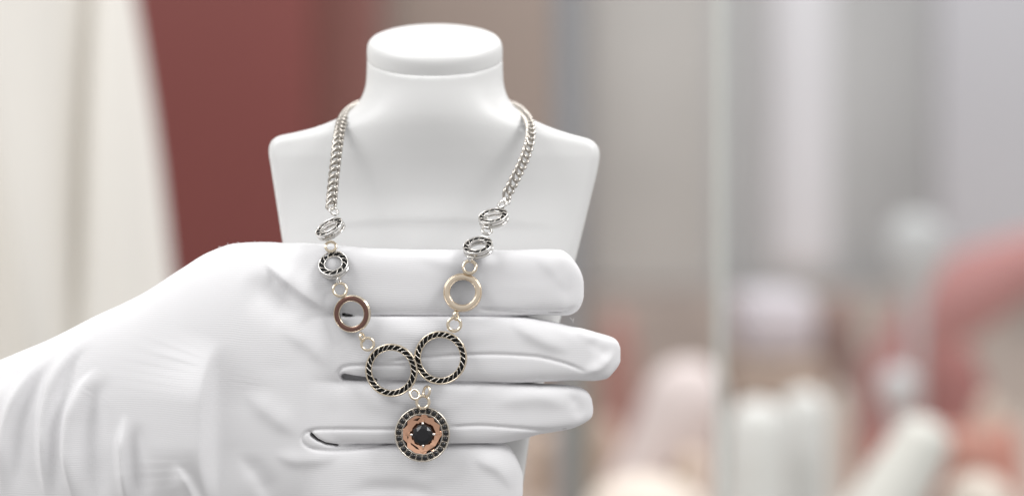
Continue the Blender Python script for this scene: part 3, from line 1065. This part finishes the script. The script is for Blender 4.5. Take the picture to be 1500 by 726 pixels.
# connecting rings
jump(489, 309, 3.2, 7.5, (0.5, -0.6, 0.6), 2.0, 'silver')
jump(484.5, 361, 0.5, 8.5, (0.05, -0.9, 0.4), 2.0, 'pale_gold')
jump(498, 424, -1.4, 11, (0.15, -0.95, 0.25), 2.1)
jump(496, 410, -1.2, 5.5, (0.9, -0.4, 0.1), 2.0, 'silver')
jump(530.5, 493.5, -2.2, 6.5, (0.9, -0.4, 0.2), 2.0)
jump(538.5, 503.5, -2.0, 10, (0.1, -0.98, 0.1), 2.0)
jump(736, 299, 4.6, 7.5, (-0.4, -0.6, 0.7), 2.1, 'silver')
jump(742, 294, 5.2, 5.5, (0.6, -0.6, 0.3), 2.2, 'silver')
jump(713, 338, 1.6, 8.0, (0.2, -0.6, 0.75), 2.1, 'silver')
jump(688, 391, -0.6, 10.5, (0.05, -0.95, 0.3), 2.4)
jump(688.5, 378, 0.0, 5.5, (0.9, -0.4, 0.2), 2.1, 'silver')
jump(668, 462, -1.9, 6.0, (0.85, -0.5, 0.1), 2.2)
jump(665.5, 475, -2.0, 10.5, (0.1, -0.98, 0.1), 2.4)
jump(619.5, 588.5, -2.4, 10, (0.0, -0.99, 0.1), 2.2)
jump(607, 577, -2.3, 8, (0.45, -0.8, 0.35), 1.9)
jump(625, 573, -2.3, 8.5, (-0.75, -0.6, 0.2), 1.9)

# pendant
pf = frame(at(618.5, 635.5, -0.0026), V3(0.0, 0.05))
pend = bpy.data.objects.new('pendant', None); pend.empty_display_size = 0.01
C.objects.link(pend); pend.parent = neck
ORG[pend.name] = pf.c; pend.location = pf.c - ORG[neck.name]
mb = MB()
mb.lathe([(40, -5), (40.6, -2.5), (40.2, -0.4), (39.3, 0.4), (38.4, 0.1), (37.9, -1.6), (30.8, -1.6), (30.5, 0.2), (30.0, 0.8), (29.3, 0.5), (28.8, -0.6), (28.8, -5)], pf, 96)
obj('bezel', mb, M['halo_silver'], pend)
mb = MB()
mb.lathe([(37.85, -1.55), (37.85, -1.2), (30.85, -1.2), (30.85, -1.55)], pf, 96)
obj('halo_track', mb, M['track'], pend)
mb = MB()                         # hammered dish: small planes that each mirror another part of the room
rngd = random.Random(11)
rows = [(29.0, -0.6), (25.5, -2.6), (20.5, -4.2), (14, -5.2), (6, -5.6)]
nd = 13; vs = []; fs = []
for ri, (r, hh) in enumerate(rows):
    for i in range(nd):
        an = 2 * math.pi * (i + 0.5 * (ri % 2) + (rngd.uniform(-.2, .2) if ri else 0)) / nd
        vs.append(pf(r * math.cos(an), r * math.sin(an), hh + (rngd.uniform(-1.1, 1.1) if ri else 0)))
for ri in range(len(rows) - 1):
    for i in range(nd):
        a0, a1 = ri * nd + i, ri * nd + (i + 1) % nd
        b0, b1 = a0 + nd, a1 + nd
        fs += ([(a0, a1, b0), (a1, b1, b0)] if ri % 2 == 0 else [(a0, a1, b1), (a0, b1, b0)])
fs.append(tuple((len(rows) - 1) * nd + i for i in range(nd)))
mb.add(vs, fs)
obj('dish', mb, M['rose_gold'], pend, smooth=False)
NS = 25


def gem(fr, R, depth, sides, table=0.6):
    mb = MB(); vs = []; fs = []
    ring = lambda r, hh, off: [fr(r * math.cos(2 * math.pi * (i + off) / sides), r * math.sin(2 * math.pi * (i + off) / sides), hh) for i in range(sides)]
    T = ring(R * table, depth, 0.5); Mi = ring(R * 0.84, depth * 0.55, 0.0); G = ring(R, 0, 0.5); Bt = ring(R * 0.35, -depth * 1.6, 0.5)
    n = sides
    vs = T + Mi + G + Bt
    fs.append(tuple(range(n)))
    for i in range(n):
        j = (i + 1) % n
        fs += [(i, n + i, n + j)] if False else []
        fs.append((i, n + j, j)); fs.append((i, n + i, n + j))
        fs.append((n + i, 2 * n + i, n + j)); fs.append((n + j, 2 * n + i, 2 * n + j))
        fs.append((2 * n + i, 3 * n + i, 3 * n + j, 2 * n + j))
    fs.append(tuple(3 * n + i for i in range(n))[::-1])
    mb.add(vs, fs)
    return mb


for i in range(NS):
    an = 2 * math.pi * (i + 0.2) / NS
    c = pf(34.3 * math.cos(an), 34.3 * math.sin(an), -0.7)
    g = gem(frame(c, pf.n, (math.sin(an), 0, math.cos(an))), 3.4, 1.7, 12, 0.55)
    obj('halo_stone', g, M['stone'], pend, origin=c, smooth=False)
mb = MB()
for i in range(NS):
    an = 2 * math.pi * (i + 0.7) / NS
    for rr in (31.8, 37.0):
        c = pf(rr * math.cos(an), rr * math.sin(an), -0.4)
        f2 = frame(c, pf.n)
        mb.lathe([(0.85 * math.cos(t), 0.85 * math.sin(t)) for t in np.linspace(-1.2, 1.57, 6)], f2, 8, closed=False)
obj('bead_setting', mb, M['halo_silver'], pend)
cs = gem(frame(pf(0.8, -0.5, 1.0), pf.n, (0.2, 0, 1)), 15.8, 5.5, 10, 0.58)
tag(obj('centre_stone', cs, M['stone'], pend, smooth=False))
for ang in (90, 180, 272, 2):
    an = math.radians(ang)
    mb = MB()
    q = [(21, -6.5), (20, -3), (17.6, 0.5), (16.2, 2.6), (14.4, 3.6)]
    mb.tube([pf(0.8 + r * math.cos(an), -0.5 + r * math.sin(an), hh) for r, hh in q], [1.9 * U, 1.9 * U, 2.0 * U, 2.2 * U, 1.5 * U], 10)
    obj('prong', mb, M['silver'], pend)
